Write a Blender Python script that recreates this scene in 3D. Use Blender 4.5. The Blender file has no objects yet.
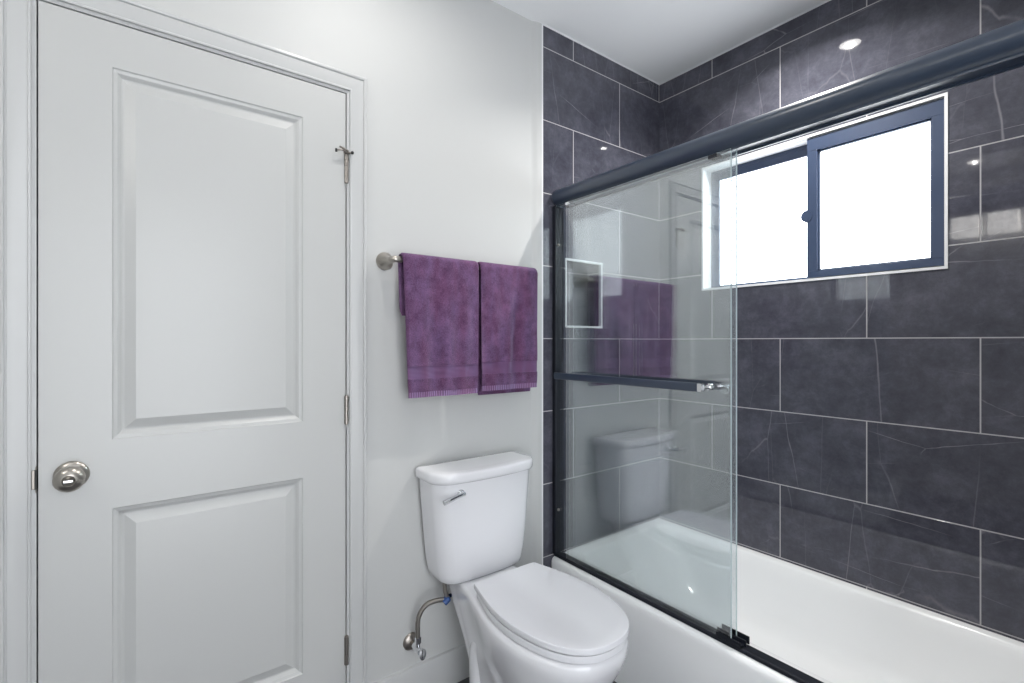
import bpy, bmesh, math, random
from mathutils import Vector, Matrix, noise
random.seed(7)
H = 1.24                       # camera height above the floor; z values below are mostly given relative to the eye
scn = bpy.context.scene
# ------------------------------------------------------------------ camera, world, exposure
cam_d = bpy.data.cameras.new('camera'); cam = bpy.data.objects.new('camera', cam_d)
scn.collection.objects.link(cam); scn.camera = cam
cam_d.sensor_width = 36.0; cam_d.lens = 487.78/1024*36.0; cam_d.clip_start = 0.01
cam.location = (0, 0, H); cam.rotation_euler = (math.radians(90), 0, -math.radians(37.1314))
w = bpy.data.worlds.new('world'); scn.world = w; w.use_nodes = True
w.node_tree.nodes['Background'].inputs[0].default_value = (0.93, 0.96, 1.0, 1)
w.node_tree.nodes['Background'].inputs[1].default_value = 4.6
vs = scn.view_settings
vs.view_transform = 'Standard'; vs.look = 'None'; vs.gamma = 1.0; vs.use_curve_mapping = False
vs.exposure = 0.16
CAN_W, SHOWER_W, PANE_E, SHADE_E = 4.0, 12.5, 5.0, 5.0

COL = scn.collection
CEIL = 1.3159 + H
YA, YW = 1.536, 1.548          # tile face / painted face of the back wall
XB = 2.1106                    # tile face of the window wall

# ------------------------------------------------------------------ helpers
def link(name, me, mats, parent=None, smooth=None):
    o = bpy.data.objects.new(name, me); COL.objects.link(o)
    for m in (mats if isinstance(mats, (list, tuple)) else [mats]): me.materials.append(m)
    if parent: o.parent = parent
    if smooth is not None:
        for p in me.polygons: p.use_smooth = True
        try: me.set_sharp_from_angle(angle=math.radians(smooth))
        except Exception: pass
    return o
def obj(name, bm, mats, parent=None, smooth=35, bevel=0, seg=2):
    bmesh.ops.recalc_face_normals(bm, faces=bm.faces)
    me = bpy.data.meshes.new(name); bm.to_mesh(me); bm.free()
    o = link(name, me, mats, parent, smooth)
    if bevel:
        b = o.modifiers.new('bevel', 'BEVEL'); b.width = bevel; b.segments = seg; b.limit_method = 'ANGLE'; b.angle_limit = math.radians(40)
    return o
def tag(o, label=None, cat=None, group=None, kind=None):
    if label: o['label'] = label
    if cat: o['category'] = cat
    if group: o['group'] = group
    if kind: o['kind'] = kind
    return o
def thing(name, loc, label, cat, group=None):
    o = bpy.data.objects.new(name, None); COL.objects.link(o); o.empty_display_size = .05
    o.location = loc
    return tag(o, label, cat, group)
def struct(o, label=None): return tag(o, label, kind='structure')
def adopt(root, parts):
    """parent world-space parts to an Empty without moving them"""
    for p in parts:
        p.parent = root; p.matrix_parent_inverse = Matrix.Translation(root.location).inverted()
def box(bm, x0, x1, y0, y1, z0, z1, mi=0):
    r = bmesh.ops.create_cube(bm, size=1)
    for v in r['verts']: v.co = Vector((x0+(v.co.x+.5)*(x1-x0), y0+(v.co.y+.5)*(y1-y0), z0+(v.co.z+.5)*(z1-z0)))
    for v in r['verts']:
        for f in v.link_faces: f.material_index = mi
def loft(bm, loops, cap0=True, cap1=True, closed=True):
    rows = [[bm.verts.new(p) for p in L] for L in loops]
    n = len(rows[0])
    for a, b in zip(rows, rows[1:]):
        for i in range(n if closed else n-1):
            j = (i+1) % n
            bm.faces.new((a[i], a[j], b[j], b[i]))
    if cap0: bm.faces.new(rows[0][::-1])
    if cap1: bm.faces.new(rows[-1])
    return rows
def frame_of(d):
    d = d.normalized(); a = Vector((0,0,1)) if abs(d.z) < .9 else Vector((1,0,0))
    u = d.cross(a).normalized(); return u, d.cross(u).normalized()
def tube(bm, pts, rad, n=16, caps=True):
    pts = [Vector(p) for p in pts]
    R = rad if isinstance(rad, (list, tuple)) else [rad]*len(pts)
    loops = []; u = None
    for i, p in enumerate(pts):
        d = (pts[min(i+1, len(pts)-1)]-pts[max(i-1, 0)]).normalized()
        if u is None: u, _ = frame_of(d)
        u = (u-d*u.dot(d)).normalized(); v = d.cross(u)
        loops.append([p+(u*math.cos(2*math.pi*k/n)+v*math.sin(2*math.pi*k/n))*R[i] for k in range(n)])
    loft(bm, loops, caps, caps)
def lathe(bm, prof, origin, axis, n=32, caps=True):
    """prof: list of (r, h) along axis"""
    o = Vector(origin); d = Vector(axis).normalized(); u, v = frame_of(d)
    loops = [[o+d*h+(u*math.cos(2*math.pi*k/n)+v*math.sin(2*math.pi*k/n))*max(r, 1e-4) for k in range(n)] for r, h in prof]
    loft(bm, loops, caps, caps)
def smooth_path(pts, sub=8):
    P = [Vector(p) for p in pts]; out = []
    for i in range(len(P)-1):
        a = P[max(i-1, 0)]; b = P[i]; c = P[i+1]; d = P[min(i+2, len(P)-1)]
        for k in range(sub):
            t = k/sub
            out.append(.5*((2*b)+(c-a)*t+(2*a-5*b+4*c-d)*t*t+(3*b-a-3*c+d)*t**3))
    out.append(P[-1]); return out

# ------------------------------------------------------------------ materials
def mat(name, col=(.8,.8,.8), rough=.5, metal=0.0, **kw):
    m = bpy.data.materials.new(name); m.use_nodes = True
    b = m.node_tree.nodes['Principled BSDF']
    b.inputs['Base Color'].default_value = (*col, 1); b.inputs['Roughness'].default_value = rough; b.inputs['Metallic'].default_value = metal
    for k, v in kw.items():
        b.inputs[k.replace('_', ' ')].default_value = v
    return m
def nd(m, t, **kw):
    n = m.node_tree.nodes.new(t)
    for k, v in kw.items(): setattr(n, k, v)
    return n
def lk(m, a, b): m.node_tree.links.new(a, b)
def bsdf(m): return m.node_tree.nodes['Principled BSDF']
def add_bump(m, scale, strength, dist=.001, detail=4, coord='Object'):
    tc = nd(m, 'ShaderNodeTexCoord'); nz = nd(m, 'ShaderNodeTexNoise'); nz.inputs['Scale'].default_value = scale; nz.inputs['Detail'].default_value = detail
    bp = nd(m, 'ShaderNodeBump'); bp.inputs['Strength'].default_value = strength; bp.inputs['Distance'].default_value = dist
    lk(m, tc.outputs[coord], nz.inputs['Vector']); lk(m, nz.outputs['Fac'], bp.inputs['Height']); lk(m, bp.outputs['Normal'], bsdf(m).inputs['Normal'])
    return nz
wall_m = mat('wall_paint', (.53,.535,.53), .55); add_bump(wall_m, 90, .05, .001)
ceil_m = mat('ceiling_paint', (.83,.84,.85), .8); add_bump(ceil_m, 60, .1, .002)
door_m = mat('door_enamel', (.50,.505,.50), .32); add_bump(door_m, 14, .02, .0006)
trim_m = mat('trim_enamel', (.51,.515,.515), .3); add_bump(trim_m, 12, .02, .0005)
gap_m = mat('dark_gap', (.03,.025,.02), .9)
porc_m = mat('porcelain', (.76,.76,.785), .09, Coat_Weight=.4)
seat_m = mat('seat_plastic', (.78,.78,.81), .22)
tub_m = mat('tub_enamel', (.90,.91,.915), .16)
nickel_m = mat('brushed_nickel', (.46,.43,.39), .28, 1.0)
dnick_m = mat('satin_hinge_nickel', (.36,.33,.30), .35, 1.0)
chrome_m = mat('chrome', (.75,.76,.78), .08, 1.0)
black_m = mat('matte_black_metal', (.008,.010,.016), .42, Specular_IOR_Level=.35)
header_m = mat('black_rail_glow_tint', (.028,.042,.070), .30, Specular_IOR_Level=.75)  # black metal tinted blue: glow from the window put into the base colour
win_m = mat('window_frame_glow_tint', (.032,.052,.105), .35)  # black frame; the blue paints in the bloom around the bright panes
whitemetal_m = mat('white_metal_edge', (.78,.79,.80), .35)
hose_m = mat('braided_steel', (.27,.25,.23), .38, .9)
blue_m = mat('blue_plastic', (.012,.07,.26), .4)
rubber_m = mat('black_rubber', (.02,.02,.02), .6)
vent_m = mat('vent_plastic', (.7,.7,.7), .5)
# braid pattern on the hose
def braid(m):
    tc = nd(m, 'ShaderNodeTexCoord'); wv = nd(m, 'ShaderNodeTexWave', wave_type='BANDS', bands_direction='DIAGONAL'); wv.inputs['Scale'].default_value = 160
    bp = nd(m, 'ShaderNodeBump'); bp.inputs['Strength'].default_value = .5; bp.inputs['Distance'].default_value = .001
    lk(m, tc.outputs['Object'], wv.inputs['Vector']); lk(m, wv.outputs['Fac'], bp.inputs['Height']); lk(m, bp.outputs['Normal'], bsdf(m).inputs['Normal'])
braid(hose_m)

def emis(name, col, e):
    m = bpy.data.materials.new(name); m.use_nodes = True; nt = m.node_tree
    b = nt.nodes['Principled BSDF']; b.inputs['Base Color'].default_value = (*col, 1)
    b.inputs['Emission Color'].default_value = (*col, 1); b.inputs['Emission Strength'].default_value = e; b.inputs['Roughness'].default_value = .4
    return m
pane_m = emis('frosted_daylit_pane', (.93,.97,1.0), PANE_E)
lamp_m = emis('lamp_lens', (1,.97,.93), 14)
shade_m = emis('seeded_glass_shade', (1,.98,.94), SHADE_E)
def seeded(m):
    b = bsdf(m); tc = nd(m, 'ShaderNodeTexCoord'); v = nd(m, 'ShaderNodeTexVoronoi'); v.inputs['Scale'].default_value = 60
    r = nd(m, 'ShaderNodeMapRange'); r.inputs[1].default_value = .1; r.inputs[2].default_value = .6; r.inputs[3].default_value = SHADE_E*.4; r.inputs[4].default_value = SHADE_E*1.6
    lk(m, tc.outputs['Object'], v.inputs['Vector']); lk(m, v.outputs['Distance'], r.inputs[0]); lk(m, r.outputs[0], b.inputs['Emission Strength'])
seeded(shade_m)

def glass_mat():
    """clear sheet glass without caustics: Schlick reflection over a faintly green transmission"""
    m = bpy.data.materials.new('shower_glass'); m.use_nodes = True; nt = m.node_tree; nt.nodes.clear()
    out = nd(m, 'ShaderNodeOutputMaterial'); mix = nd(m, 'ShaderNodeMixShader'); tr = nd(m, 'ShaderNodeBsdfTransparent'); gl = nd(m, 'ShaderNodeBsdfGlossy')
    tr.inputs['Color'].default_value = (.955,.98,.985,1); gl.inputs['Roughness'].default_value = .01; gl.inputs['Color'].default_value = (1,1,1,1)
    g = nd(m, 'ShaderNodeNewGeometry'); dot = nd(m, 'ShaderNodeVectorMath', operation='DOT_PRODUCT')
    lk(m, g.outputs['Normal'], dot.inputs[0]); lk(m, g.outputs['Incoming'], dot.inputs[1])
    ab = nd(m, 'ShaderNodeMath', operation='ABSOLUTE'); lk(m, dot.outputs['Value'], ab.inputs[0])
    om = nd(m, 'ShaderNodeMath', operation='SUBTRACT'); om.inputs[0].default_value = 1; lk(m, ab.outputs[0], om.inputs[1])
    pw = nd(m, 'ShaderNodeMath', operation='POWER'); pw.inputs[1].default_value = 5; lk(m, om.outputs[0], pw.inputs[0])
    ma = nd(m, 'ShaderNodeMath', operation='MULTIPLY_ADD'); ma.inputs[1].default_value = .85; ma.inputs[2].default_value = .16; lk(m, pw.outputs[0], ma.inputs[0])
    lk(m, ma.outputs[0], mix.inputs[0]); lk(m, tr.outputs[0], mix.inputs[1]); lk(m, gl.outputs[0], mix.inputs[2]); lk(m, mix.outputs[0], out.inputs['Surface'])
    return m
glass_m = glass_mat()
gedge_m = mat('glass_polished_edge', (.50,.60,.62), .15)

TS, TW = .303, .6076           # tile pitch: height, width
Z1 = 1.2242 + H                # the uppermost full grout line
def tile_mat(name, axis, u0):
    """large format slate-look porcelain, half-bond; u0 = joint position in the top row"""
    m = mat(name, (.03,.03,.04), .08); b = bsdf(m)
    tc = nd(m, 'ShaderNodeTexCoord'); sp = nd(m, 'ShaderNodeSeparateXYZ'); lk(m, tc.outputs['Object'], sp.inputs[0])
    au = nd(m, 'ShaderNodeMath', operation='ADD'); au.inputs[1].default_value = -u0+TW/2+TW*20; lk(m, sp.outputs[axis], au.inputs[0])
    av = nd(m, 'ShaderNodeMath', operation='ADD'); av.inputs[1].default_value = -(Z1-10*TS); lk(m, sp.outputs['Z'], av.inputs[0])
    cb = nd(m, 'ShaderNodeCombineXYZ'); lk(m, au.outputs[0], cb.inputs[0]); lk(m, av.outputs[0], cb.inputs[1])
    br = nd(m, 'ShaderNodeTexBrick'); br.offset = .5; br.offset_frequency = 2; br.squash = 1
    for k, v in (('Scale',1),('Mortar Size',.0021),('Mortar Smooth',.15),('Bias',0),('Brick Width',TW),('Row Height',TS)): br.inputs[k].default_value = v
    br.inputs['Color1'].default_value = (0,0,0,1); br.inputs['Color2'].default_value = (1,1,1,1); br.inputs['Mortar'].default_value = (0,0,0,1)
    lk(m, cb.outputs[0], br.inputs['Vector'])
    # a separate piece of stone on every tile
    sc = nd(m, 'ShaderNodeVectorMath', operation='SCALE'); sc.inputs['Scale'].default_value = 37.0; lk(m, br.outputs['Color'], sc.inputs[0])
    ad = nd(m, 'ShaderNodeVectorMath', operation='ADD'); lk(m, cb.outputs[0], ad.inputs[0]); lk(m, sc.outputs[0], ad.inputs[1])
    n1 = nd(m, 'ShaderNodeTexNoise'); n1.inputs['Scale'].default_value = 9; n1.inputs['Detail'].default_value = 12; n1.inputs['Roughness'].default_value = .80; n1.inputs['Distortion'].default_value = .15
    lk(m, ad.outputs[0], n1.inputs['Vector'])
    cr = nd(m, 'ShaderNodeValToRGB'); e = cr.color_ramp.elements
    e[0].position = .30; e[0].color = (.040,.041,.056,1); e[1].position = .74; e[1].color = (.128,.128,.158,1)
    k = cr.color_ramp.elements.new(.5); k.color = (.070,.071,.092,1)
    lk(m, n1.outputs['Fac'], cr.inputs[0])
    # scratch-like pale veins running diagonally
    def veins(scale, rot, stretch, width, seed):
        mp = nd(m, 'ShaderNodeMapping'); mp.inputs['Rotation'].default_value = (0,0,rot); mp.inputs['Scale'].default_value = (1, stretch, 1); mp.inputs['Location'].default_value = (seed, seed*2.3, seed)
        lk(m, ad.outputs[0], mp.inputs['Vector'])
        ds = nd(m, 'ShaderNodeTexNoise'); ds.inputs['Scale'].default_value = 9; ds.inputs['Detail'].default_value = 4; lk(m, mp.outputs[0], ds.inputs['Vector'])
        dm = nd(m, 'ShaderNodeVectorMath', operation='MULTIPLY_ADD'); dm.inputs[1].default_value = (.03,.03,.03); lk(m, ds.outputs['Color'], dm.inputs[0]); lk(m, mp.outputs[0], dm.inputs[2])
        vo = nd(m, 'ShaderNodeTexVoronoi', feature='DISTANCE_TO_EDGE'); vo.inputs['Scale'].default_value = scale; lk(m, dm.outputs[0], vo.inputs['Vector'])
        r = nd(m, 'ShaderNodeMapRange'); r.inputs[1].default_value = 0; r.inputs[2].default_value = width; r.inputs[3].default_value = 1; r.inputs[4].default_value = 0; lk(m, vo.outputs['Distance'], r.inputs[0])
        mk = nd(m, 'ShaderNodeTexNoise'); mk.inputs['Scale'].default_value = 3.2; mk.inputs['Detail'].default_value = 5; lk(m, mp.outputs[0], mk.inputs['Vector'])
        mr = nd(m, 'ShaderNodeMapRange'); mr.inputs[1].default_value = .51; mr.inputs[2].default_value = .70; lk(m, mk.outputs['Fac'], mr.inputs[0])
        mu = nd(m, 'ShaderNodeMath', operation='MULTIPLY'); lk(m, r.outputs[0], mu.inputs[0]); lk(m, mr.outputs[0], mu.inputs[1]); return mu
    v1 = veins(2.6, -.62, .20, .0050, 3.1); v2 = veins(1.5, -.10, 3.2, .0050, 8.7); v3 = veins(8, -.75, .24, .012, 5.2)
    mx = nd(m, 'ShaderNodeMath', operation='MAXIMUM'); lk(m, v1.outputs[0], mx.inputs[0]); lk(m, v2.outputs[0], mx.inputs[1])
    v3s = nd(m, 'ShaderNodeMath', operation='MULTIPLY'); v3s.inputs[1].default_value = .6; lk(m, v3.outputs[0], v3s.inputs[0])
    mx2 = nd(m, 'ShaderNodeMath', operation='MAXIMUM'); lk(m, mx.outputs[0], mx2.inputs[0]); lk(m, v3s.outputs[0], mx2.inputs[1])
    vs_ = nd(m, 'ShaderNodeMath', operation='MULTIPLY'); vs_.inputs[1].default_value = .6; lk(m, mx2.outputs[0], vs_.inputs[0])
    mv = nd(m, 'ShaderNodeMix', data_type='RGBA'); lk(m, vs_.outputs[0], mv.inputs['Factor']); lk(m, cr.outputs[0], mv.inputs['A']); mv.inputs['B'].default_value = (.40,.39,.42,1)
    mg = nd(m, 'ShaderNodeMix', data_type='RGBA'); lk(m, br.outputs['Fac'], mg.inputs['Factor']); lk(m, mv.outputs['Result'], mg.inputs['A']); mg.inputs['B'].default_value = (.44,.43,.44,1)
    lk(m, mg.outputs['Result'], b.inputs['Base Color'])
    rr = nd(m, 'ShaderNodeMapRange'); rr.inputs[3].default_value = .035; rr.inputs[4].default_value = .7; lk(m, br.outputs['Fac'], rr.inputs[0]); lk(m, rr.outputs[0], b.inputs['Roughness'])
    iv = nd(m, 'ShaderNodeMath', operation='SUBTRACT'); iv.inputs[0].default_value = 1; lk(m, br.outputs['Fac'], iv.inputs[1])
    bp = nd(m, 'ShaderNodeBump'); bp.inputs['Strength'].default_value = .6; bp.inputs['Distance'].default_value = .001; lk(m, iv.outputs[0], bp.inputs['Height'])
    lk(m, bp.outputs['Normal'], b.inputs['Normal'])
    return m
tileA = tile_mat('slate_tile_back', 'X', 1.4989)
tileB = tile_mat('slate_tile_right', 'Y', 1.2466)
floor_m = mat('floor_tile', (.05,.05,.055), .35)
def floor_nodes(m):
    tc = nd(m, 'ShaderNodeTexCoord'); br = nd(m, 'ShaderNodeTexBrick'); br.offset = .5
    for k, v in (('Scale',1),('Mortar Size',.002),('Brick Width',.6),('Row Height',.3)): br.inputs[k].default_value = v
    br.inputs['Color1'].default_value = (.055,.055,.065,1); br.inputs['Color2'].default_value = (.07,.07,.08,1); br.inputs['Mortar'].default_value = (.3,.3,.3,1)
    lk(m, tc.outputs['Object'], br.inputs['Vector']); lk(m, br.outputs['Color'], bsdf(m).inputs['Base Color'])
floor_nodes(floor_m)

def towel_mat(name, kind):
    m = mat(name, (.16,.075,.19), .95, Sheen_Weight=.3, Sheen_Roughness=.5); b = bsdf(m)
    b.inputs['Sheen Tint'].default_value = (.75,.6,.85,1); b.inputs['Specular IOR Level'].default_value = .1
    tc = nd(m, 'ShaderNodeTexCoord'); bp = nd(m, 'ShaderNodeBump')
    nz = nd(m, 'ShaderNodeTexNoise'); nz.inputs['Detail'].default_value = 5; lk(m, tc.outputs['Object'], nz.inputs['Vector'])
    n2 = nd(m, 'ShaderNodeTexNoise'); n2.inputs['Scale'].default_value = 28; n2.inputs['Detail'].default_value = 6; lk(m, tc.outputs['Object'], n2.inputs['Vector'])
    cr = nd(m, 'ShaderNodeValToRGB'); e = cr.color_ramp.elements
    lo, hi = {'pile': ((.070,.032,.075), (.190,.100,.200)), 'band': ((.13,.068,.145), (.20,.115,.22)), 'hem': ((.15,.085,.17), (.30,.19,.33))}[kind]
    e[0].position = .34; e[0].color = (*lo, 1); e[1].position = .66; e[1].color = (*hi, 1)
    if kind == 'pile':
        nz.inputs['Scale'].default_value = 330; bp.inputs['Strength'].default_value = .9; bp.inputs['Distance'].default_value = .003
        mixn = nd(m, 'ShaderNodeMath', operation='MULTIPLY_ADD'); mixn.inputs[1].default_value = .5; lk(m, nz.outputs['Fac'], mixn.inputs[0])
        half = nd(m, 'ShaderNodeMath', operation='MULTIPLY'); half.inputs[1].default_value = .5; lk(m, n2.outputs['Fac'], half.inputs[0]); lk(m, half.outputs[0], mixn.inputs[2])
        lk(m, mixn.outputs[0], cr.inputs[0]); lk(m, nz.outputs['Fac'], bp.inputs['Height'])
    else:
        wv = nd(m, 'ShaderNodeTexWave', wave_type='BANDS', bands_direction='Z' if kind == 'band' else 'X'); wv.inputs['Scale'].default_value = 75 if kind == 'band' else 38; wv.inputs['Distortion'].default_value = .4
        lk(m, tc.outputs['Object'], wv.inputs['Vector']); lk(m, wv.outputs['Fac'], bp.inputs['Height']); bp.inputs['Strength'].default_value = .6; bp.inputs['Distance'].default_value = .0015
        lk(m, wv.outputs['Fac'], cr.inputs[0])
    # the nap lies in different directions, so the pile reads redder or bluer in broad streaks
    mp = nd(m, 'ShaderNodeMapping'); mp.inputs['Scale'].default_value = (22, 22, 6); lk(m, tc.outputs['Object'], mp.inputs['Vector'])
    n3 = nd(m, 'ShaderNodeTexNoise'); n3.inputs['Scale'].default_value = 1; n3.inputs['Detail'].default_value = 3; lk(m, mp.outputs[0], n3.inputs['Vector'])
    r3 = nd(m, 'ShaderNodeMapRange'); r3.inputs[1].default_value = .38; r3.inputs[2].default_value = .62; lk(m, n3.outputs['Fac'], r3.inputs[0])
    tn = nd(m, 'ShaderNodeMix', data_type='RGBA'); tn.inputs['A'].default_value = (.93,.80,.84,1); tn.inputs['B'].default_value = (1.0,1.10,1.12,1); lk(m, r3.outputs[0], tn.inputs['Factor'])
    ml = nd(m, 'ShaderNodeMix', data_type='RGBA', blend_type='MULTIPLY'); ml.inputs['Factor'].default_value = 1; ml.clamp_result = False
    lk(m, cr.outputs[0], ml.inputs['A']); lk(m, tn.outputs['Result'], ml.inputs['B'])
    lk(m, ml.outputs['Result'], b.inputs['Base Color']); lk(m, bp.outputs['Normal'], b.inputs['Normal'])
    return m
pile_m, band_m, hem_m = towel_mat('terry_pile', 'pile'), towel_mat('woven_band', 'band'), towel_mat('towel_hem', 'hem')

# ------------------------------------------------------------------ room shell
X0, Y0 = -.92, -1.15           # left wall face, wall behind the camera
XP = 1.33                      # partition closing the tub alcove on the camera side
bm = bmesh.new(); box(bm, X0-.1, XB+.2, Y0-.1, YW+.14, -.08, 0); struct(obj('floor', bm, floor_m))
bm = bmesh.new(); box(bm, X0-.1, XB+.2, Y0-.1, YW+.14, CEIL, CEIL+.08); struct(obj('ceiling', bm, ceil_m))
bm = bmesh.new(); box(bm, X0-.1, X0, Y0-.1, YW+.14, 0, CEIL); struct(obj('wall_left', bm, wall_m))

def plate(bm, us, vs_, holes, P, depth):
    """flat slab from a grid of lines with rectangular holes; P(u, v, d) maps to space, d from 0 (face) to depth (back)"""
    us, vs_ = sorted(set(us)), sorted(set(vs_)); cell = {}
    inside = lambda u, v: any(h[0] < u < h[1] and h[2] < v < h[3] for h in holes)
    solid = {(i, j): not inside((us[i]+us[i+1])/2, (vs_[j]+vs_[j+1])/2) for i in range(len(us)-1) for j in range(len(vs_)-1)}
    V = {}
    def vert(i, j, d):
        k = (i, j, d)
        if k not in V: V[k] = bm.verts.new(P(us[i], vs_[j], d*depth))
        return V[k]
    for (i, j), s in solid.items():
        if not s: continue
        bm.faces.new([vert(i,j,0), vert(i+1,j,0), vert(i+1,j+1,0), vert(i,j+1,0)])
        bm.faces.new([vert(i,j,1), vert(i,j+1,1), vert(i+1,j+1,1), vert(i+1,j,1)])
        for (di, dj, a, b) in ((-1,0,(i,j),(i,j+1)), (1,0,(i+1,j),(i+1,j+1)), (0,-1,(i,j),(i+1,j)), (0,1,(i,j+1),(i+1,j+1))):
            if not solid.get((i+di, j+dj), False):
                bm.faces.new([vert(*a,0), vert(*b,0), vert(*b,1), vert(*a,1)])

# door opening
DX0, DX1, DZT = -.191, .512, .7835+H     # slab edges
JW = .0095                                # visible jamb edge
G = .003
bm = bmesh.new()
plate(bm, [X0, DX0-JW-G, DX1+JW+G, 1.33], [0, DZT+JW+G, CEIL], [(DX0-JW-G, DX1+JW+G, -1, DZT+JW+G)], lambda u, v, d: (u, YW+d, v), .12)
# soft outward flare of the plaster where it meets the tile
loops = []
for z in (0.0, CEIL):
    loops.append([(1.268, YW+.02, z), (1.268, YW+.0005, z), (1.276, YW-.001, z), (1.284, YW-.005, z), (1.292, YW-.009, z), (1.300, YW-.0115, z), (1.318, YW-.0120, z), (1.318, YW+.02, z)])
loft(bm, loops)
struct(obj('wall_back', bm, wall_m, smooth=40))

# tile facing of the alcove: back wall with niche
NX0, NX1, NZ0, NZ1 = 1.449, 1.681, .060+H, .360+H
bm = bmesh.new()
plate(bm, [1.324, NX0, NX1, XB+.14], [.2, NZ0, NZ1, CEIL], [(NX0, NX1, NZ0, NZ1)], lambda u, v, d: (u, YA+d, v), .0115)
# niche box
n0 = .09
for f in ([(NX0,YA+n0,NZ0),(NX1,YA+n0,NZ0),(NX1,YA+n0,NZ1),(NX0,YA+n0,NZ1)],
          [(NX0,YA+.0115,NZ0),(NX0,YA+n0,NZ0),(NX0,YA+n0,NZ1),(NX0,YA+.0115,NZ1)],
          [(NX1,YA+.0115,NZ0),(NX1,YA+n0,NZ0),(NX1,YA+n0,NZ1),(NX1,YA+.0115,NZ1)],
          [(NX0,YA+.0115,NZ0),(NX1,YA+.0115,NZ0),(NX1,YA+n0,NZ0),(NX0,YA+n0,NZ0)],
          [(NX0,YA+.0115,NZ1),(NX1,YA+.0115,NZ1),(NX1,YA+n0,NZ1),(NX0,YA+n0,NZ1)]):
    bm.faces.new([bm.verts.new(p) for p in f])
struct(obj('wall_alcove_back', bm, tileA, smooth=None))
bm = bmesh.new()   # wall body behind the tile, with the recess for the niche
plate(bm, [1.33, NX0-.01, NX1+.01, XB+.14], [0, NZ0-.01, NZ1+.01, CEIL], [(NX0-.01, NX1+.01, NZ0-.01, NZ1+.01)], lambda u, v, d: (u, YW+.0005+d, v), .12)
struct(obj('wall_alcove_core', bm, wall_m, smooth=None))
# window wall
WY0, WY1, WZ0, WZ1 = .413, 1.298, .240+H, .8197+H
bm = bmesh.new()
plate(bm, [-.1, WY0, WY1, YA], [.2, WZ0, WZ1, CEIL], [(WY0, WY1, WZ0, WZ1)], lambda u, v, d: (XB+d, u, v), .012)
struct(obj('wall_right', bm, tileB, smooth=None))
bm = bmesh.new()
plate(bm, [Y0, WY0, WY1, YW], [0, WZ0, WZ1, CEIL], [(WY0, WY1, WZ0, WZ1)], lambda u, v, d: (XB+.0125+d, u, v), .13)
struct(obj('wall_right_core', bm, wall_m, smooth=None))
# partition on the camera side of the tub, tiled on its alcove face
bm = bmesh.new(); box(bm, XP, XB+.012, Y0, .004, 0, CEIL); struct(obj('wall_alcove_front', bm, wall_m, smooth=None))
bm = bmesh.new(); box(bm, XP+.002, XB, .004, .016, .30, CEIL); struct(obj('wall_alcove_front_tile', bm, tileA, smooth=None))
# wall behind the camera; its opening is added to let world fill light in
bm = bmesh.new()
plate(bm, [X0, -.55, .75, XP], [0, 2.2, CEIL], [(-.55, .75, -1, 2.2)], lambda u, v, d: (u, Y0-d, v), .1)
struct(obj('wall_front', bm, wall_m, smooth=None))
# baseboards
def baseboard(name, x0, x1, y, s):
    bm = bmesh.new(); prof = [(0,0), (.014,0), (.014,.112), (.010,.121), (.0, .123)]
    loft(bm, [[(x, y+s*a, z) for a, z in prof] for x in (x0, x1)]); return struct(obj(name, bm, trim_m, smooth=30))
baseboard('baseboard_back', DX1+JW+G+.0535, 1.318, YW, -1)
# tile edge strip
bm = bmesh.new(); box(bm, 1.3175, 1.3245, YA-.0015, YW, 0, CEIL); struct(obj('trim_1', bm, whitemetal_m, bevel=.0012))
# thin white caulk line along the ceiling
bm = bmesh.new(); box(bm, 1.324, XB, YA-.004, YA, CEIL-.004, CEIL); box(bm, XB-.004, XB, .016, YA-.004, CEIL-.004, CEIL)
struct(obj('trim_2', bm, whitemetal_m))
# niche frame
def rect_frame(bm, P, u0, u1, v0, v1, wdt, d0, d1):
    for (a, b, c, e) in ((u0, u1, v0, v0+wdt), (u0, u1, v1-wdt, v1), (u0, u0+wdt, v0+wdt, v1-wdt), (u1-wdt, u1, v0+wdt, v1-wdt)):
        p = P(a, c, d0); q = P(b, e, d1)
        box(bm, *[t for pair in zip(map(min, p, q), map(max, p, q)) for t in pair])
bm = bmesh.new(); rect_frame(bm, lambda u, v, d: (u, YA+d, v), NX0, NX1, NZ0, NZ1, .009, -.003, .012); struct(obj('trim_3', bm, whitemetal_m))

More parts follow.
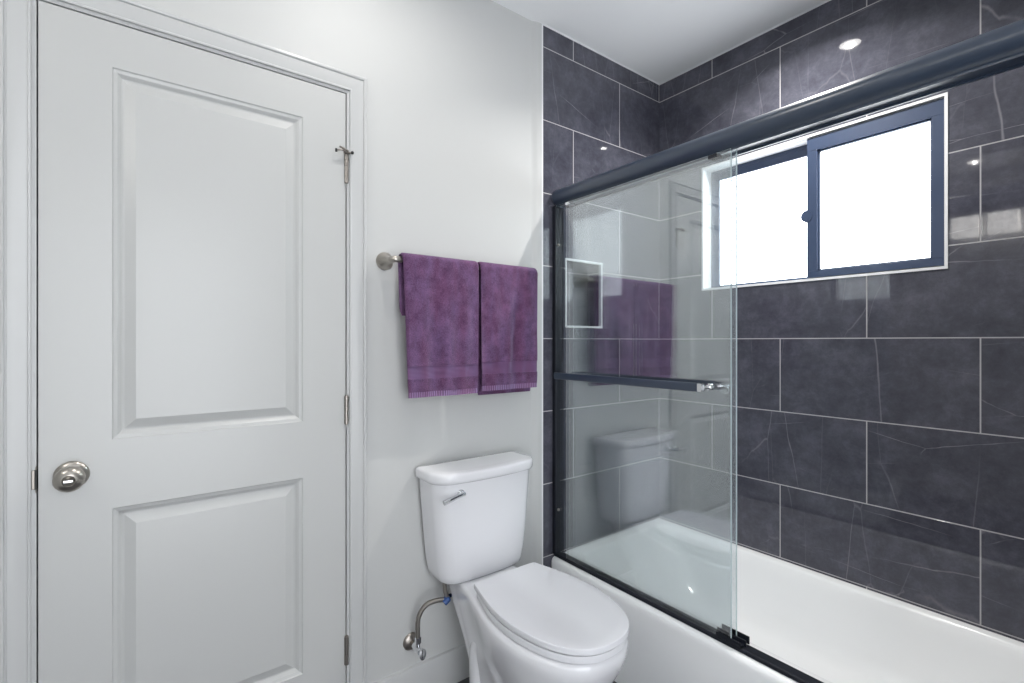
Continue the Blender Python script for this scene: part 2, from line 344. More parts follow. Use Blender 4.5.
# ------------------------------------------------------------------ window
bm = bmesh.new(); rect_frame(bm, lambda u, v, d: (XB+d, u, v), WY0, WY1, WZ0, WZ1, .009, -.003, .012)
win_trim = obj('window_trim', bm, whitemetal_m)
bm = bmesh.new(); rect_frame(bm, lambda u, v, d: (XB+d, u, v), WY0-.001, WY1+.001, WZ0-.001, WZ1+.001, .012, .012, .062)
reveal = obj('window_reveal', bm, whitemetal_m)
a0, a1, b0, b1 = WY0+.009, WY1-.009, WZ0+.009, WZ1-.009
bm = bmesh.new(); rect_frame(bm, lambda u, v, d: (XB+d, u, v), a0, a1, b0, b1, .016, .062, .12)
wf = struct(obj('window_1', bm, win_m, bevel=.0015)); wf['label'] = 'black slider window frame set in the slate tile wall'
YM = .842                                     # left edge (far side) of the sliding sash
def sash(name, y0, y1, d0, d1, wl, wr, wt, wb):
    bm = bmesh.new(); z0, z1 = b0+.004, b1-.004
    for (p, q, r, s) in ((y0, y1, z0, z0+wb), (y0, y1, z1-wt, z1), (y0, y0+wr, z0+wb, z1-wt), (y1-wl, y1, z0+wb, z1-wt)):
        box(bm, XB+d0, XB+d1, p, q, r, s)
    # glazing bead
    for (p, q, r, s) in ((y0+wr, y1-wl, z0+wb, z0+wb+.006), (y0+wr, y1-wl, z1-wt-.006, z1-wt), (y0+wr, y0+wr+.006, z0+wb, z1-wt), (y1-wl-.006, y1-wl, z0+wb, z1-wt)):
        box(bm, XB+d0+.012, XB+d1-.004, p, q, r, s)
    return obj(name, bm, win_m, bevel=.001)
sl = sash('sliding_sash', a0+.002, YM, .004, .046, .036, .032, .052, .026)
fx = sash('fixed_sash', YM-.03, a1-.012, .064, .094, .028, .016, .044, .004)
bm = bmesh.new(); box(bm, XB+.028, XB+.034, a0+.03, YM-.032, b0+.026, b1-.052); p1 = obj('pane', bm, pane_m, sl)
bm = bmesh.new(); box(bm, XB+.074, XB+.080, YM-.016, a1-.036, b0+.006, b1-.044); p2 = obj('pane', bm, pane_m, fx)
bm = bmesh.new()
lathe(bm, [(.0, 0), (.021, 0), (.021, .009), (.017, .012), (0, .012)], (XB+.002, YM+.001, .515+H-.02), (1,0,0), 28)
for v in bm.verts: v.co.z = .500+H + (v.co.z-(.495+H))*1.1
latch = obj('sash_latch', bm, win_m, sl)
for o in (win_trim, reveal, sl, fx): o.parent = wf

# ------------------------------------------------------------------ door
DY = YW + .001
PL, PR = -.060, .384
panels = [(PL, PR, -.241+H, .675+H), (PL, PR, -1.000+H, -.410+H)]
bm = bmesh.new()
us = [DX0, PL, PR, DX1]; vz = [.012, panels[1][2], panels[1][3], panels[0][2], panels[0][3], DZT]
vg = {(i, j): bm.verts.new((u, DY, v)) for i, u in enumerate(us) for j, v in enumerate(vz)}
for i in range(3):
    for j in range(5):
        if i == 1 and j in (1, 3): continue
        bm.faces.new([vg[i,j], vg[i+1,j], vg[i+1,j+1], vg[i,j+1]])
prof = [(0, 0), (.0025, .0030), (.006, .0042), (.010, .0050), (.0145, .0085), (.018, .0125), (.021, .0135), (.024, .0130), (.043, .0045), (.047, .0032), (.050, .0030)]
for j, (x0, x1, z0, z1) in zip((3, 1), panels):
    prev = [vg[1,j], vg[2,j], vg[2,j+1], vg[1,j+1]]
    for off, dep in prof[1:]:
        cur = [bm.verts.new((x, DY+dep, z)) for x, z in ((x0+off, z0+off), (x1-off, z0+off), (x1-off, z1-off), (x0+off, z1-off))]
        for k in range(4): bm.faces.new([prev[k], prev[(k+1)%4], cur[(k+1)%4], cur[k]])
        prev = cur
    bm.faces.new(prev)
# edges and back
bk = [bm.verts.new((x, DY+.035, z)) for x, z in ((DX0,.012),(DX1,.012),(DX1,DZT),(DX0,DZT))]
bm.faces.new(bk[::-1])
chain_b = [vg[i,0] for i in range(4)]; chain_t = [vg[i,5] for i in range(4)]; chain_l = [vg[0,j] for j in range(6)]; chain_r = [vg[3,j] for j in range(6)]
bm.faces.new(chain_b+[bk[1], bk[0]]); bm.faces.new(chain_t+[bk[2], bk[3]]); bm.faces.new(chain_l+[bk[3], bk[0]]); bm.faces.new(chain_r+[bk[2], bk[1]])
door = struct(obj('door_1', bm, door_m, smooth=12)); door['label'] = 'white two-panel door closed beside the towel bar'
# knob with rose and turn button
KX, KZ = -.134, -.316+H
bm = bmesh.new()
lathe(bm, [(.0,0),(.033,0),(.033,.003),(.031,.0065),(.024,.010),(.014,.013),(.0115,.018),(.0115,.027),(.016,.031),(.0245,.036),(.0285,.043),(.0285,.050),(.026,.056),(.019,.0615),(.012,.0635),(.011,.0615),(0,.0585)], (KX, DY, KZ), (0,-1,0), 48)
knob = obj('door_knob', bm, nickel_m, door, smooth=50)
bm = bmesh.new(); box(bm, KX-.009, KX+.009, DY-.069, DY-.061, KZ-.0032, KZ+.0032); tb = obj('turn_button', bm, chrome_m, knob, bevel=.0015)
HX = DX1+.0015
def hinge(z, lab=None):
    bm = bmesh.new(); n = 5; hh = .089/n
    for k in range(n):
        lathe(bm, [(.0,0),(.0068,.0003),(.0068,hh-.0006),(0,hh-.0003)], (HX, DY-.004, z-.0445+k*hh), (0,0,1), 14)
    lathe(bm, [(0,0),(.0045,0),(.0045,.093),(0,.094)], (HX, DY-.004, z-.0465), (0,0,1), 12)
    box(bm, HX, HX+.0025, DY-.002, DY+.03, z-.0445, z+.0445)
    h = obj('hinge', bm, dnick_m, door, smooth=40); return h
h1 = hinge(.546+H); hinge(-.216+H); hinge(-.976+H)
# hinge-pin door stop on the top hinge
bm = bmesh.new(); zt = .546+H+.050
lathe(bm, [(0,0),(.009,0),(.009,.005),(0,.005)], (HX, DY-.004, zt-.0025), (0,0,1), 20)
tube(bm, smooth_path([(HX+.002, DY-.010, zt-.002), (HX-.008, DY-.020, zt-.002), (HX-.022, DY-.024, zt-.001), (HX-.034, DY-.018, zt-.003)], 5), .0024, 10)
tube(bm, [(HX+.003, DY-.012, zt+.004), (HX-.027, DY-.026, zt+.007)], .0030, 10)
tube(bm, [(HX+.003, DY-.006, zt), (HX+.014, DY-.016, zt)], .0028, 10)
stop = obj('door_stop', bm, dnick_m, h1, smooth=40)
bm = bmesh.new()
lathe(bm, [(0,0),(.0055,0),(.0055,.006),(0,.006)], (HX-.033, DY-.0185, zt-.003), (-1,.35,0), 14)
lathe(bm, [(0,0),(.005,0),(.005,.005),(0,.005)], (HX+.013, DY-.015, zt), (1,-1,0), 14)
obj('stop_tip', bm, rubber_m, h1, smooth=40)
# jamb, stop strip and casing
ja0, ja1, jt = DX0-G-JW, DX1+G+JW, DZT+G+JW
bm = bmesh.new()
box(bm, ja0, DX0-G, YW-.001, YW+.12, 0, jt); box(bm, DX1+G, ja1, YW-.001, YW+.12, 0, jt); box(bm, DX0-G, DX1+G, YW-.001, YW+.12, DZT+G, jt)
jamb = struct(obj('trim_4', bm, trim_m)); 
bm = bmesh.new()
box(bm, DX0-G, DX0+.010, DY+.037, DY+.06, 0, DZT+G); box(bm, DX1-.010, DX1+G, DY+.037, DY+.06, 0, DZT+G); box(bm, DX0+.01, DX1-.01, DY+.037, DY+.06, DZT-.010, DZT+G)
struct(obj('trim_5', bm, gap_m))
cprof = [(0,0), (0,.0075), (.0035,.0085), (.006,.0065), (.009,.0070), (.022,.0105), (.034,.0125), (.0375,.0125), (.0385,.0110), (.041,.0110), (.0425,.0150), (.046,.0165), (.050,.0155), (.0525,.0120), (.0525,0)]
xa, xb, zt_ = DX0-G-JW+.001, DX1+G+JW-.001, DZT+G+JW-.001
loops = []
for px, pz in ((0,0), (0,1), (1,1), (1,0)):
    L = []
    for wd, dp in cprof:
        x = (xa-wd) if px == 0 else (xb+wd); z = (zt_+wd) if pz else 0.0
        L.append((x, YW-.0008-dp, z))
    loops.append(L)
bm = bmesh.new(); loft(bm, loops); struct(obj('trim_6', bm, trim_m, smooth=25))
# strike plate lip on the left jamb
bm = bmesh.new(); box(bm, DX0-G-.0015, DX0-G+.0006, YW-.004, YW+.03, KZ-.030, KZ+.030); box(bm, DX0-G-.008, DX0-G, YW-.0042, YW-.001, KZ-.022, KZ+.022)
sp = obj('strike_plate', bm, dnick_m, jamb, bevel=.001)
bm = bmesh.new(); box(bm, DX0-G-.0028, DX0-G+.0010, YW-.0048, YW+.01, KZ-.022, KZ+.022); obj('latch_slot', bm, rubber_m, sp)

# ------------------------------------------------------------------ towel bar and towels
BY, BZ = YW-.068, .266+H
root = thing('towel_bar', (.95, YW, BZ), 'brushed nickel wall towel bar between the door and the shower, carrying two purple towels', 'towel bar')
bm = bmesh.new(); tube(bm, [(.655, BY, BZ), (1.236, BY, BZ)], .0075, 20); ps = [obj('bar', bm, nickel_m)]
for mx, s in ((.640, 1), (1.2475, -1)):
    bm = bmesh.new()
    lathe(bm, [(0,.0005),(.0295,.0005),(.030,.005),(.028,.012),(.0215,.023),(.0155,.032),(.012,.042),(.0105,.050)], (mx, YW, BZ), (0,-1,0), 36)
    tube(bm, smooth_path([(mx, YW-.046, BZ), (mx+s*.001, YW-.058, BZ), (mx+s*.008, YW-.0665, BZ), (mx+s*.020, BY, BZ), (mx+s*.032, BY, BZ)], 6), [.0105]*6*4+[.0085], 20)
    ps.append(obj('mounting_post', bm, nickel_m, smooth=60))
adopt(root, ps)

def towel(x0, x1, zf, zb, seed, label, skew=0.0):
    """folded towel hanging over the bar: thick rounded front and back flaps"""
    th = .0095; R = .0075+th+.0015
    root = thing('hand_towel', ((x0+x1)/2, BY, zf), label, 'towel', 'purple towels on the towel bar')
    path = []                       # (y, z, normal y, normal z, s) down the front is the end
    N = 14
    Lf = BZ-zf; Lb = BZ-zb
    nb, nf = int(Lb/.012), int(Lf/.006)
    for k in range(nb): z = zb+(BZ-zb)*k/nb; path.append((BY+R, z, 1, 0, 0))
    for k in range(N+1):
        a = math.pi*k/N; path.append((BY+R*math.cos(a), BZ+R*math.sin(a), math.cos(a), math.sin(a), 0))
    for k in range(1, nf+1): z = BZ-(BZ-zf)*k/nf; path.append((BY-R, z, -1, 0, (BZ-z)/Lf))
    M = 60
    def ring(p, extra=0.0, shrink=0.0):
        y, z, ny, nz, s = p; pts = []
        front = s > 0
        xl, xr = x0+shrink, x1-shrink
        if front:
            xl += .018*s + skew*s; xr += -.004*s
        else:
            t = max(0, min(1, (BZ-z)/max(Lb, .01))); e_ = max(0, (t-.86)/.14); xl += -.002+.007*t+.008*e_*e_; xr -= .008*e_*e_
        def fold(x):
            u = (x-xl)/(xr-xl)
            amp = .013*min(1, s*1.6)*math.sin(min(1, (1-s)*2.2+.25)*math.pi/2)
            sh = .10*noise.noise(Vector((s*2.2, seed*9.1, 0)))
            f = amp*(.9*math.sin((u+sh)*math.pi*2*1.7+seed)+.5*math.sin((u-sh*.8)*math.pi*2*3.4+seed*2.3+s*1.2)+.9*noise.noise(Vector((u*4+seed, s*2.0, seed*3))))
            f += .0018*noise.noise(Vector((x*18, z*14, seed)))
            # edges stand slightly proud
            return f*max(0, math.sin(math.pi*min(1, max(0, u))))**.4
        ht = th*.5+extra
        outer = []; inner = []
        for k in range(M+1):
            u = k/M; x = xl+(xr-xl)*u
            e = min(u, 1-u)*(xr-xl)
            rnd = math.sqrt(max(0, 1-(1-min(1, e/.011))**2))
            hh = ht*(.12+.88*rnd)
            fo = fold(x)*(1 if front else .3)
            droop = 0
            outer.append((x, y+ny*(hh+fo), z+nz*(hh+fo)+droop)); inner.append((x, y-ny*hh+ny*fo*.8, z-nz*hh))
        return outer+inner[::-1]
    def seg(name, a, b, m, extra=0.0, shrink=0.0, ribs=0):
        rows = [ring(p, extra+(.0007 if ribs and (i % 2) else 0), shrink) for i, p in enumerate(path[a:b])]
        # round the ends off
        bm = bmesh.new(); loft(bm, rows); return obj(name, bm, m, smooth=60)
    n = len(path); last = path[-1]
    f = lambda s: next(i for i, p in enumerate(path) if p[4] >= s)
    iA, iB, iC = f(.760), f(.862), f(.952)
    body = seg('cloth', 0, iA+1, pile_m)
    b1_ = seg('woven_band', iA, iB+1, band_m, -.0036, ribs=1)
    b2_ = seg('lower_pile', iB, iC+1, pile_m, .0016)
    b3_ = seg('hem', iC, n, hem_m, -.0012)
    adopt(root, [body, b1_, b2_, b3_])
    return root
towel(.668, .958, -.184+H, .085+H, 1.0, 'purple terry towel nearer the door, left of the two on the towel bar')
towel(.966, 1.232, -.178+H, -.196+H, 4.3, 'purple terry towel nearer the shower, right of the two on the towel bar', skew=-.012)

# ------------------------------------------------------------------ bathtub
TX0, TX1, TY0, TY1, TZ = 1.368, XB-.001, .017, YA-.001, -.905+H
def rrect(x0, x1, y0, y1, r, z, n=8):
    pts = []
    for cx, cy, a0 in ((x1-r, y1-r, 0), (x0+r, y1-r, 90), (x0+r, y0+r, 180), (x1-r, y0+r, 270)):
        for k in range(n+1):
            a = math.radians(a0+90*k/n); pts.append((cx+r*math.cos(a), cy+r*math.sin(a), z))
    return pts
root = thing('bathtub', ((TX0+TX1)/2, .78, 0), 'white alcove bathtub with smooth apron under the black framed shower glass', 'bathtub')
bm = bmesh.new()
o_ = lambda d, z, r=.006, f=0.0: rrect(TX0+d+f, TX1-(d if d < .003 else .0), TY0, TY1, r, z)
def outer(front, z): return rrect(TX0+front, TX1, TY0, TY1, .004, z)
def inner(fr, bk, l, rt, r, z): return rrect(TX0+fr, TX1-bk, TY0+rt, TY1-l, r, z)
loops = [outer(.006, 0), outer(.004, .02), outer(.002, .20), outer(0, TZ-.03), outer(.001, TZ-.016), outer(.005, TZ-.007), outer(.012, TZ-.002), outer(.022, TZ),
         inner(.088, .030, .045, .045, .07, TZ+.001), inner(.093, .034, .050, .05, .07, TZ-.002), inner(.098, .040, .056, .055, .07, TZ-.010),
         inner(.104, .050, .075, .065, .08, TZ-.05), inner(.120, .065, .12, .08, .10, TZ-.13), inner(.140, .085, .19, .10, .11, TZ-.20),
         inner(.165, .110, .24, .12, .11, TZ-.245), inner(.200, .145, .29, .16, .10, TZ-.262), inner(.25, .2, .36, .25, .06, TZ-.266)]
loft(bm, loops)
shell = obj('tub_shell', bm, tub_m, smooth=50)
bm = bmesh.new(); box(bm, TX0+.088, TX1-.0, TY1-.006, TY1-.0005, TZ, TZ+.004)
seal = obj('caulk_seal', bm, whitemetal_m)
adopt(root, [shell, seal])

# ------------------------------------------------------------------ shower enclosure
SE = thing('shower_enclosure', (1.42, .78, TZ), 'black framed sliding shower doors with two clear glass panels pushed together', 'shower door')
parts = []
# header: rounded tube with a lip below
bm = bmesh.new()
cx, cz, rx, rz = 1.405, .607+H, .040, .034
sec = []
for k in range(25):
    a = math.radians(100+(250-100)*k/24); sec.append((cx+rx*math.cos(a), cz+rz*math.sin(a)))
sec += [(cx-.012, cz-.034), (cx-.012, cz-.039), (cx-.006, cz-.039), (cx-.006, cz-.033), (cx+.038, cz-.033), (cx+.038, cz-.039), (cx+.044, cz-.039), (cx+.044, cz+.006), (cx+.034, cz+.022), (cx+.015, cz+.031)]
yE = YA-.0015
loops = []
for y, s in ((yE, .80), (yE-.003, .93), (yE-.009, 1.0), (.0165, 1.0)):
    loops.append([(cx+.005+(x-cx-.005)*s, y, cz+(z-cz)*s) for x, z in sec])
loft(bm, loops)
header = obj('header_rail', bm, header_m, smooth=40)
bm = bmesh.new()   # bottom track with a low inner guide rib
sec = [(1.394, 0), (1.394, .009), (1.397, .012), (1.429, .012), (1.431, .010), (1.431, 0)]
loft(bm, [[(x, y, TZ+.001+z) for x, z in sec] for y in (YA-.0015, .0165)])
track = obj('bottom_track', bm, black_m, smooth=30)
jambs = []
for y0, y1 in ((YA-.020, YA-.0015), (.0165, .035)):
    bm = bmesh.new(); zt0, zt1 = TZ+.0132, cz-.0395
    box(bm, 1.384, 1.390, y0, y1, zt0, zt1); box(bm, 1.3905, 1.430, y0+(.004 if y0 > 1 else 0), y1-(.004 if y0 < 1 else 0), zt0, zt1); box(bm, 1.4300, 1.434, y0, y1, zt0, zt1)
    jambs.append(obj('wall_jamb', bm, black_m, bevel=.0012))
# small bumper visible low and high on the jamb
bump = []
for z in (-.705+H, .405+H):
    bm = bmesh.new(); lathe(bm, [(0,0),(.006,0),(.006,.004),(.003,.006),(0,.006)], (1.3995, YA-.021, z), (0,-1,0), 14)
    bump.append(obj('jamb_bumper', bm, hose_m, jambs[0]))
def panel(x0, x1, y0, y1, handle):
    bm = bmesh.new(); z0, z1 = TZ+.010, cz-.034
    box(bm, x0, x1, y0, y1, z0, z1)
    for f in bm.faces:
        if abs(f.normal.y) > .5 or abs(f.normal.z) > .5: f.material_index = 1
    g = obj('glass_panel', bm, [glass_m, gedge_m], smooth=None)
    return g
g1 = panel(1.3985, 1.4065, .762, YA-.010, True); g2 = panel(1.4195, 1.4275, .757, YA-.010, False)
# bar handle on the outer panel
bx, hz = 1.349, -.139+H
bm = bmesh.new()
L = []
for y in (.836, 1.480):
    L.append([(bx+.0055*math.copysign(abs(math.cos(a))**.6, math.cos(a)), y, hz+.0135*math.copysign(abs(math.sin(a))**.6, math.sin(a))) for a in [2*math.pi*k/24 for k in range(24)]])
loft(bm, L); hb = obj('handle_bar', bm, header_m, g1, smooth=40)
for y in (.825, 1.430):
    bm = bmesh.new()
    lathe(bm, [(0,0),(.009,0),(.009,.006),(.0075,.008),(.0075,.036),(.011,.037),(.011,.0485),(0,.0485)], (bx+.0005, y, hz), (1,0,0), 20)
    if y < 1: box(bm, bx-.007, bx+.007, .822, .8365, hz-.012, hz+.0120)
    obj('handle_standoff', bm, chrome_m, g1, smooth=40)
bm = bmesh.new(); lathe(bm, [(0,0),(.010,0),(.010,.010),(.013,.012),(.013,.020),(0,.021)], (1.4275, .80, hz-.01), (1,0,0), 20)
obj('inner_knob', bm, chrome_m, g2, smooth=40)
# roller hangers hidden up in the header, at the top of each panel
for g, x in ((g1, 1.4025), (g2, 1.4235)):
    for y in (.82, 1.46):
        bm = bmesh.new(); box(bm, x-.0055, x+.0055, y-.014, y+.014, cz-.046, cz-.0345); obj('roller_hanger', bm, chrome_m if y > 1 else black_m, g, bevel=.001)
# guide block
bm = bmesh.new(); z0 = TZ+.0155
box(bm, 1.430, 1.4335, .722, .808, z0-.002, z0+.021); box(bm, 1.411, 1.4145, .722, .812, z0-.002, z0+.016); box(bm, 1.392, 1.4335, .728, .806, z0-.001, z0+.004)
box(bm, 1.3935, 1.396, .728, .806, z0-.002, z0+.012)
guide = obj('door_guide', bm, black_m, bevel=.001)
for o in [track]+jambs+[g1, g2, guide]+bump: o.data.transform(Matrix.Translation((-.009, 0, 0)))
for g in (g1, g2):
    for o in g.children: o.data.transform(Matrix.Translation((-.009, 0, 0)))
adopt(SE, [header, track]+jambs+[g1, g2, guide])

# ------------------------------------------------------------------ toilet
CX = .960; TCX = .958
toilet = thing('toilet', (CX, 1.25, 0), 'white two-piece toilet with closed lid between the door wall and the tub', 'toilet')
def outline(pts, z, cx=CX, n=10):
    """mirror half-outline (dx, y) given from front tip to back centre, smoothed"""
    P = [Vector((a, b, 0)) for a, b in pts]
    full = [Vector((-p.x, p.y, 0)) for p in P[::-1]][:-1]+P      # back centre -> left -> front tip -> right -> back centre
    full = full[:-1]
    m = len(full); out = []
    for i in range(m):
        a, b, c, d = full[i-1], full[i], full[(i+1) % m], full[(i+2) % m]
        for k in range(n):
            t = k/n; q = .5*((2*b)+(c-a)*t+(2*a-5*b+4*c-d)*t*t+(3*b-a-3*c+d)*t**3)
            out.append((cx+q.x, q.y, z))
    return out
def mixo(A, B, t): return [(a[0]*(1-t)+b[0]*t, a[1]*(1-t)+b[1]*t) for a, b in zip(A, B)]
def inset(A, d, c=(0, 1.12)):
    return [(a[0]*(1-d/.17), c[1]+(a[1]-c[1])*(1-d/.25)) for a in A]
rim = [(0,.842),(.062,.851),(.116,.888),(.153,.951),(.174,1.033),(.176,1.12),(.165,1.20),(.142,1.28),(.120,1.36),(.110,1.44),(.100,1.505),(0,1.515)]
mid = [(0,.905),(.050,.912),(.092,.940),(.122,.990),(.138,1.050),(.140,1.12),(.132,1.19),(.124,1.25),(.117,1.31),(.110,1.37),(.094,1.425),(0,1.435)]
low = [(0,1.00),(.038,1.005),(.066,1.025),(.084,1.060),(.092,1.105),(.092,1.15),(.088,1.20),(.090,1.25),(.097,1.295),(.098,1.335),(.082,1.370),(0,1.38)]
hole = [(0,.912),(.045,.919),(.080,.945),(.100,.992),(.112,1.05),(.113,1.11),(.104,1.17),(.088,1.212),(.068,1.236),(.045,1.248),(.022,1.252),(0,1.253)]
foot = [(0,.985),(.045,.990),(.078,1.012),(.100,1.05),(.110,1.10),(.112,1.16),(.112,1.20),(.110,1.25),(.106,1.30),(.102,1.34),(.085,1.375),(0,1.385)]
zr = -.809+H
bm = bmesh.new()
loft(bm, [outline(foot, 0), outline(foot, .022), outline(inset(foot, .006), .032), outline(mixo(low, foot, .35), .07), outline(low, .13), outline(mixo(low, mid, .35), .19),
          outline(mixo(low, mid, .8), .25), outline(mixo(mid, rim, .25), .30), outline(mixo(mid, rim, .65), .345), outline(mixo(mid, rim, .92), .385),
          outline(rim, zr-.028), outline(rim, zr-.012), outline(inset(rim, .004), zr-.003), outline(inset(rim, .012), zr),
          outline(hole, zr), outline(mixo(hole, [(0, 1.10)]*12, .04), zr-.008), outline(mixo(hole, [(0, 1.10)]*12, .12), zr-.05), outline(mixo(hole, [(0, 1.12)]*12, .45), zr-.14), outline(mixo(hole, [(0, 1.14)]*12, .75), zr-.18)])
bowl = obj('bowl', bm, porc_m, smooth=70)
# trapway relief on both flanks
tw = []
for s in (-1, 1):
    bm = bmesh.new()
    tube(bm, smooth_path([(CX+s*.050, 1.12, .14), (CX+s*.068, 1.18, .235), (CX+s*.080, 1.26, .29), (CX+s*.082, 1.325, .25), (CX+s*.079, 1.335, .12), (CX+s*.079, 1.335, .03)], 8), [.036]*41, 20)
    tw.append(obj('trapway', bm, porc_m, smooth=70))
seatO = [(0,.838),(.058,.848),(.108,.884),(.143,.946),(.162,1.028),(.1645,1.11),(.151,1.195),(.133,1.255),(.122,1.290),(.110,1.2935),(.06,1.295),(0,1.295)]
lidO = [(0,.834),(.060,.844),(.109,.880),(.144,.943),(.163,1.026),(.165,1.11),(.152,1.195),(.136,1.258),(.125,1.300),(.115,1.3055),(.06,1.307),(0,1.307)]
def slab(name, O, z0, z1, m, crown=0.0, r=.004, ring=False):
    bm = bmesh.new()
    if ring:
        L = [outline(inset(O, r), z0), outline(inset(O, r*.3), z0+r*.4), outline(O, z0+r*1.1), outline(O, z1-r*1.1), outline(inset(O, r*.35), z1-r*.35), outline(inset(O, r*1.1), z1),
             outline(hole, z1-.001), outline(hole, z0), outline(inset(O, r), z0)]
        loft(bm, L, False, False); bmesh.ops.remove_doubles(bm, verts=bm.verts, dist=1e-6); return obj(name, bm, m, smooth=24)
    under = [outline(mixo(O, [(0, 1.1)]*12, .12), z1-.006), outline(inset(O, .011), z1-.008), outline(inset(O, .009), z0+.0005)]
    L = [outline(inset(O, r), z0), outline(inset(O, r*.3), z0+r*.4), outline(O, z0+r*1.1), outline(O, z1-r*1.1), outline(inset(O, r*.35), z1-r*.35), outline(inset(O, r*1.1), z1)]
    L = under+L
    if crown:
        L += [outline(inset(O, .03), z1+crown*.5), outline(inset(O, .08), z1+crown*.9), outline(inset(O, .14), z1+crown)]
    loft(bm, L); return obj(name, bm, m, smooth=24)
seat = slab('seat', seatO, zr+.003, zr+.022, seat_m, r=.002, ring=True)
lid = slab('seat_lid', lidO, zr+.0262, zr+.0438, seat_m, crown=.002, r=.002)
hin = []
for s in (-1, 1):
    bm = bmesh.new(); tube(bm, [(CX+s*.075-.016, 1.312, zr+.014), (CX+s*.075+.016, 1.312, zr+.014)], .011, 18); lathe(bm, [(0,0),(.013,0),(.013,.010),(0,.012)], (CX+s*.075, 1.318, zr-.001), (0,0,1), 20)
    hin.append(obj('seat_hinge', bm, seat_m, smooth=40))
# tank
def tank_loop(wh, yb, yf, z, cr=.045, bulge=.022, n=8):
    pts = [];                     # straight back, bowed front with rounded corners
    r = cr; rb = .012
    def arc(cx, cy, rr, a0, a1, m=n):
        return [(cx+rr*math.cos(math.radians(a0+(a1-a0)*k/m)), cy+rr*math.sin(math.radians(a0+(a1-a0)*k/m))) for k in range(m+1)]
    pts += arc(wh-rb, yb-rb, rb, 0, 90); pts += arc(-wh+rb, yb-rb, rb, 90, 180)
    pts += arc(-wh+r, yf+r, r, 180, 262); pts += [(-wh+r+(2*wh-2*r)*k/12, yf) for k in range(1, 12)]; pts += arc(wh-r, yf+r, r, 278, 360)
    out = []
    for x, y in pts:
        k = max(0, (yb-.02-y)/(yb-.02-yf))
        out.append((TCX+x, y-bulge*k*(1-(x/wh)**2), z))
    return out
YB = 1.533
bm = bmesh.new(); zb, zt2 = -.815+H, -.464+H
loft(bm, [tank_loop(.134, 1.50, 1.435, zb, .03, .01), tank_loop(.155, YB-.01, 1.413, zb+.004, .04, .013), tank_loop(.166, YB-.004, 1.404, zb+.014, .045, .014), tank_loop(.170, YB, 1.399, zb+.032, .05, .015),
          tank_loop(.178, YB, 1.397, zb+.07, .05, .016), tank_loop(.189, YB, 1.395, zb+.18, .05, .018), tank_loop(.199, YB, 1.394, zt2-.05, .05, .020), tank_loop(.202, YB, 1.394, zt2, .05, .020)])
tank = obj('tank', bm, porc_m, smooth=60)
bm = bmesh.new(); zl, zh = -.466+H, -.429+H
loft(bm, [tank_loop(.2085, YB+.002, 1.388, zl, .055, .021), tank_loop(.213, YB+.004, 1.384, zl+.004, .058, .022), tank_loop(.2145, YB+.005, 1.382, zl+.012, .06, .022), tank_loop(.2145, YB+.005, 1.382, zh-.010, .06, .022),
          tank_loop(.212, YB+.003, 1.384, zh-.004, .058, .022), tank_loop(.2055, YB-.001, 1.390, zh-.0008, .055, .022), tank_loop(.177, YB-.02, 1.41, zh+.001, .045, .02)])
tlid = obj('tank_lid', bm, porc_m, smooth=60)
# flush lever
bm = bmesh.new(); lx, lz = TCX-.122, -.500+H; ly = 1.384
lathe(bm, [(0,-.004),(.013,-.004),(.0135,.002),(.011,.007),(.007,.009),(.006,.016),(0,.016)], (lx, ly, lz), (0,-1,0), 24)
tube(bm, smooth_path([(lx+.006, ly-.014, lz+.001), (lx-.015, ly-.017, lz-.001), (lx-.048, ly-.020, lz-.007), (lx-.074, ly-.019, lz-.013)], 5), [.0078]*5+[.0078]*5+[.0085]*5+[.0085], 16)
lever = obj('flush_lever', bm, chrome_m, tank, smooth=50)
# bolt cap
caps = []
for s in (-1, 1):
    bm = bmesh.new(); lathe(bm, [(0,0),(.015,0),(.015,.008),(.010,.016),(0,.019)], (CX+s*.097, 1.19, .030), (0,0,1), 20); caps.append(obj('bolt_cap', bm, seat_m, smooth=60))
adopt(toilet, [bowl, seat, lid, tank, tlid]+tw+hin+caps)

# ------------------------------------------------------------------ water supply
VX, VZ = .735, -1.030+H
sup = thing('water_supply', (VX, YW, VZ), 'braided steel supply hose rising from the wall valve to the toilet tank', 'water supply line')
bm = bmesh.new(); lathe(bm, [(0,.0005),(.029,.0005),(.029,.004),(.024,.009),(.012,.011),(.009,.012),(.009,.040),(0,.040)], (VX, YW, VZ), (0,-1,0), 32); esc = obj('escutcheon', bm, dnick_m, smooth=50)
bm = bmesh.new(); tube(bm, [(VX, YW-.030, VZ), (VX, YW-.075, VZ)], .011, 16); tube(bm, [(VX, YW-.055, VZ-.004), (VX, YW-.055, VZ+.030)], .008, 16)
tube(bm, [(VX, YW-.055, VZ+.020), (VX, YW-.055, VZ+.040)], .0105, 6); tube(bm, [(VX, YW-.073, VZ), (VX, YW-.086, VZ)], .006, 12)
lathe(bm, [(0,0),(.008,0),(.019,.002),(.019,.008),(.008,.011),(0,.011)], (VX, YW-.084, VZ), (0,-1,0), 24)
for v in bm.verts:
    if v.co.y < YW-.0835: v.co.x = VX+(v.co.x-VX)*.62
valve = obj('shutoff_valve', bm, chrome_m, smooth=40)
bm = bmesh.new()
nut = (.834, 1.470, -.887+H)
tube(bm, smooth_path([(VX, YW-.055, VZ+.034), (VX-.001, YW-.056, VZ+.085), (VX+.006, YW-.058, VZ+.118), (VX+.028, YW-.063, VZ+.143), (VX+.060, 1.478, VZ+.149), (nut[0]-.012, nut[1]+.003, nut[2]+.003)], 10), 0.0078, 14)
hose = obj('braided_hose', bm, hose_m, smooth=60)
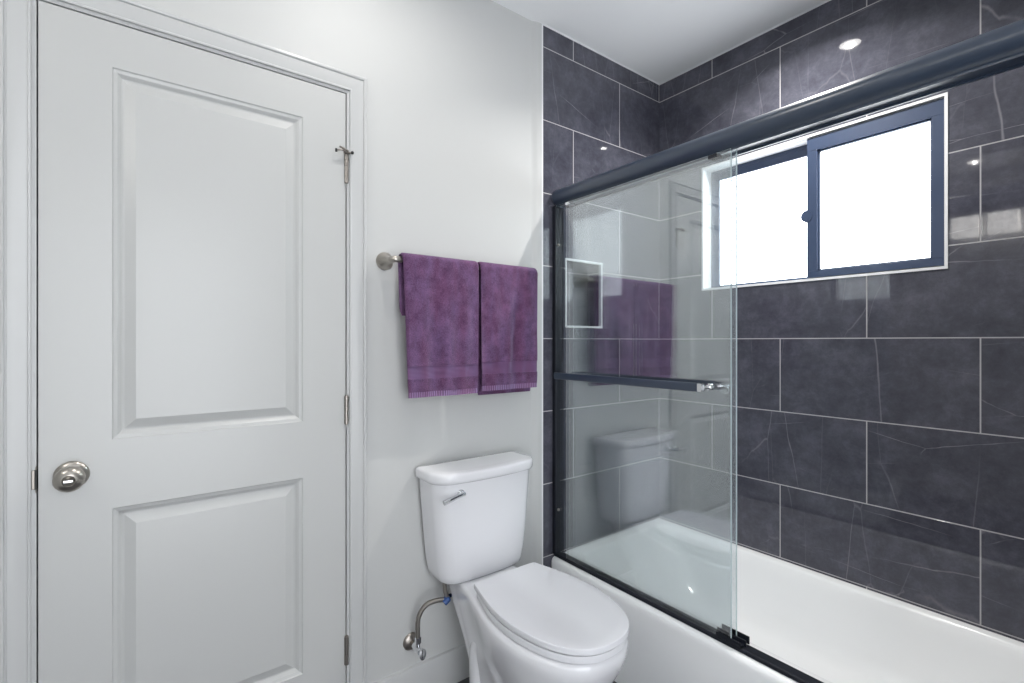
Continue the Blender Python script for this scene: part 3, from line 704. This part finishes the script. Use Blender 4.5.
bm = bmesh.new(); lathe(bm, [(0,0),(.012,0),(.013,.004),(.013,.020),(.010,.024),(0,.024)], (nut[0]-.014, nut[1], nut[2]-.006), (.75,0,.5), 8)
for k in (0, 1): box(bm, nut[0]-.004, nut[0]+.016, nut[1]-.004, nut[1]+.004, nut[2]+.006+k*.0, nut[2]+.016)
nutO = obj('coupling_nut', bm, blue_m, smooth=30); nutO['label'] = 'blue plastic coupling nut'
bm = bmesh.new(); tube(bm, smooth_path([(nut[0]+.002, nut[1], nut[2]+.004), (nut[0]-.008, nut[1], nut[2]+.032), (nut[0]-.012, nut[1]-.001, -.816+H)], 4), .0075, 14)
stub = obj('inlet_stub', bm, hose_m, smooth=50)
adopt(sup, [esc, valve, hose, nutO, stub])

# ------------------------------------------------------------------ lamps
def can_light(x, y, watts, label, sz=.08, spread=172):
    r = thing('recessed_light', (x, y, CEIL), label, 'ceiling light', 'recessed ceiling lights')
    bm = bmesh.new(); lathe(bm, [(.040,0),(.055,0),(.056,.003),(.052,.006),(.042,.007),(.040,.0055),(.040,0)], (x, y, CEIL), (0,0,-1), 40, False); a = obj('trim_ring', bm, vent_m, smooth=40)
    bm = bmesh.new(); lathe(bm, [(0,0),(.041,0),(.041,.0035),(0,.0035)], (x, y, CEIL), (0,0,-1), 32); b = obj('lens', bm, lamp_m)
    adopt(r, [a, b])
    ld = bpy.data.lights.new('can_lamp', 'AREA'); ld.shape = 'DISK'; ld.size = sz*.45; ld.energy = watts; ld.spread = math.radians(spread); ld.color = (1,.97,.93)
    lo = bpy.data.objects.new('can_lamp', ld); COL.objects.link(lo); lo.location = (x, y, CEIL-.010)
    return r
can_light(.56, 1.06, CAN_W, 'round recessed ceiling light above the toilet side of the room')
can_light(1.735, .815, SHOWER_W, 'round recessed ceiling light over the bathtub, mirrored in the slate tile', .08, 140)
can_light(-.62, .80, .6, 'round recessed ceiling light near the left wall by the vanity lamp', .03)
vl = thing('vanity_light', (X0, .74, 2.2), 'black vanity wall lamp with seeded glass shades, mirrored in the tile right of the window', 'wall lamp')
bm = bmesh.new(); box(bm, X0, X0+.03, .34, 1.00, 2.225, 2.36); bar_ = obj('back_plate', bm, black_m, bevel=.003)
ps = [bar_]
for y in (.884, .678, .472):
    bm = bmesh.new(); box(bm, X0+.035, X0+.125, y-.080, y+.080, 2.045, 2.195); ps.append(obj('glass_shade', bm, shade_m, bevel=.004))
    bm = bmesh.new(); tube(bm, [(X0+.02, y, 2.26), (X0+.08, y, 2.26), (X0+.08, y, 2.19)], .009, 10); ps.append(obj('arm', bm, black_m))
adopt(vl, ps)
ev = thing('ceiling_vent', (-.35, .58, CEIL), 'square louvred exhaust vent in the ceiling', 'vent')
bm = bmesh.new(); rect_frame(bm, lambda u, v, d: (u, v, CEIL-d), -.48, -.22, .45, .71, .02, 0, .012)
vf = obj('vent_frame', bm, vent_m)
bm = bmesh.new()
for k in range(9): box(bm, -.46, -.24, .475+k*.025, .485+k*.025, CEIL-.009, CEIL-.002)
vsn = obj('louvres', bm, black_m); adopt(ev, [vf, vsn])
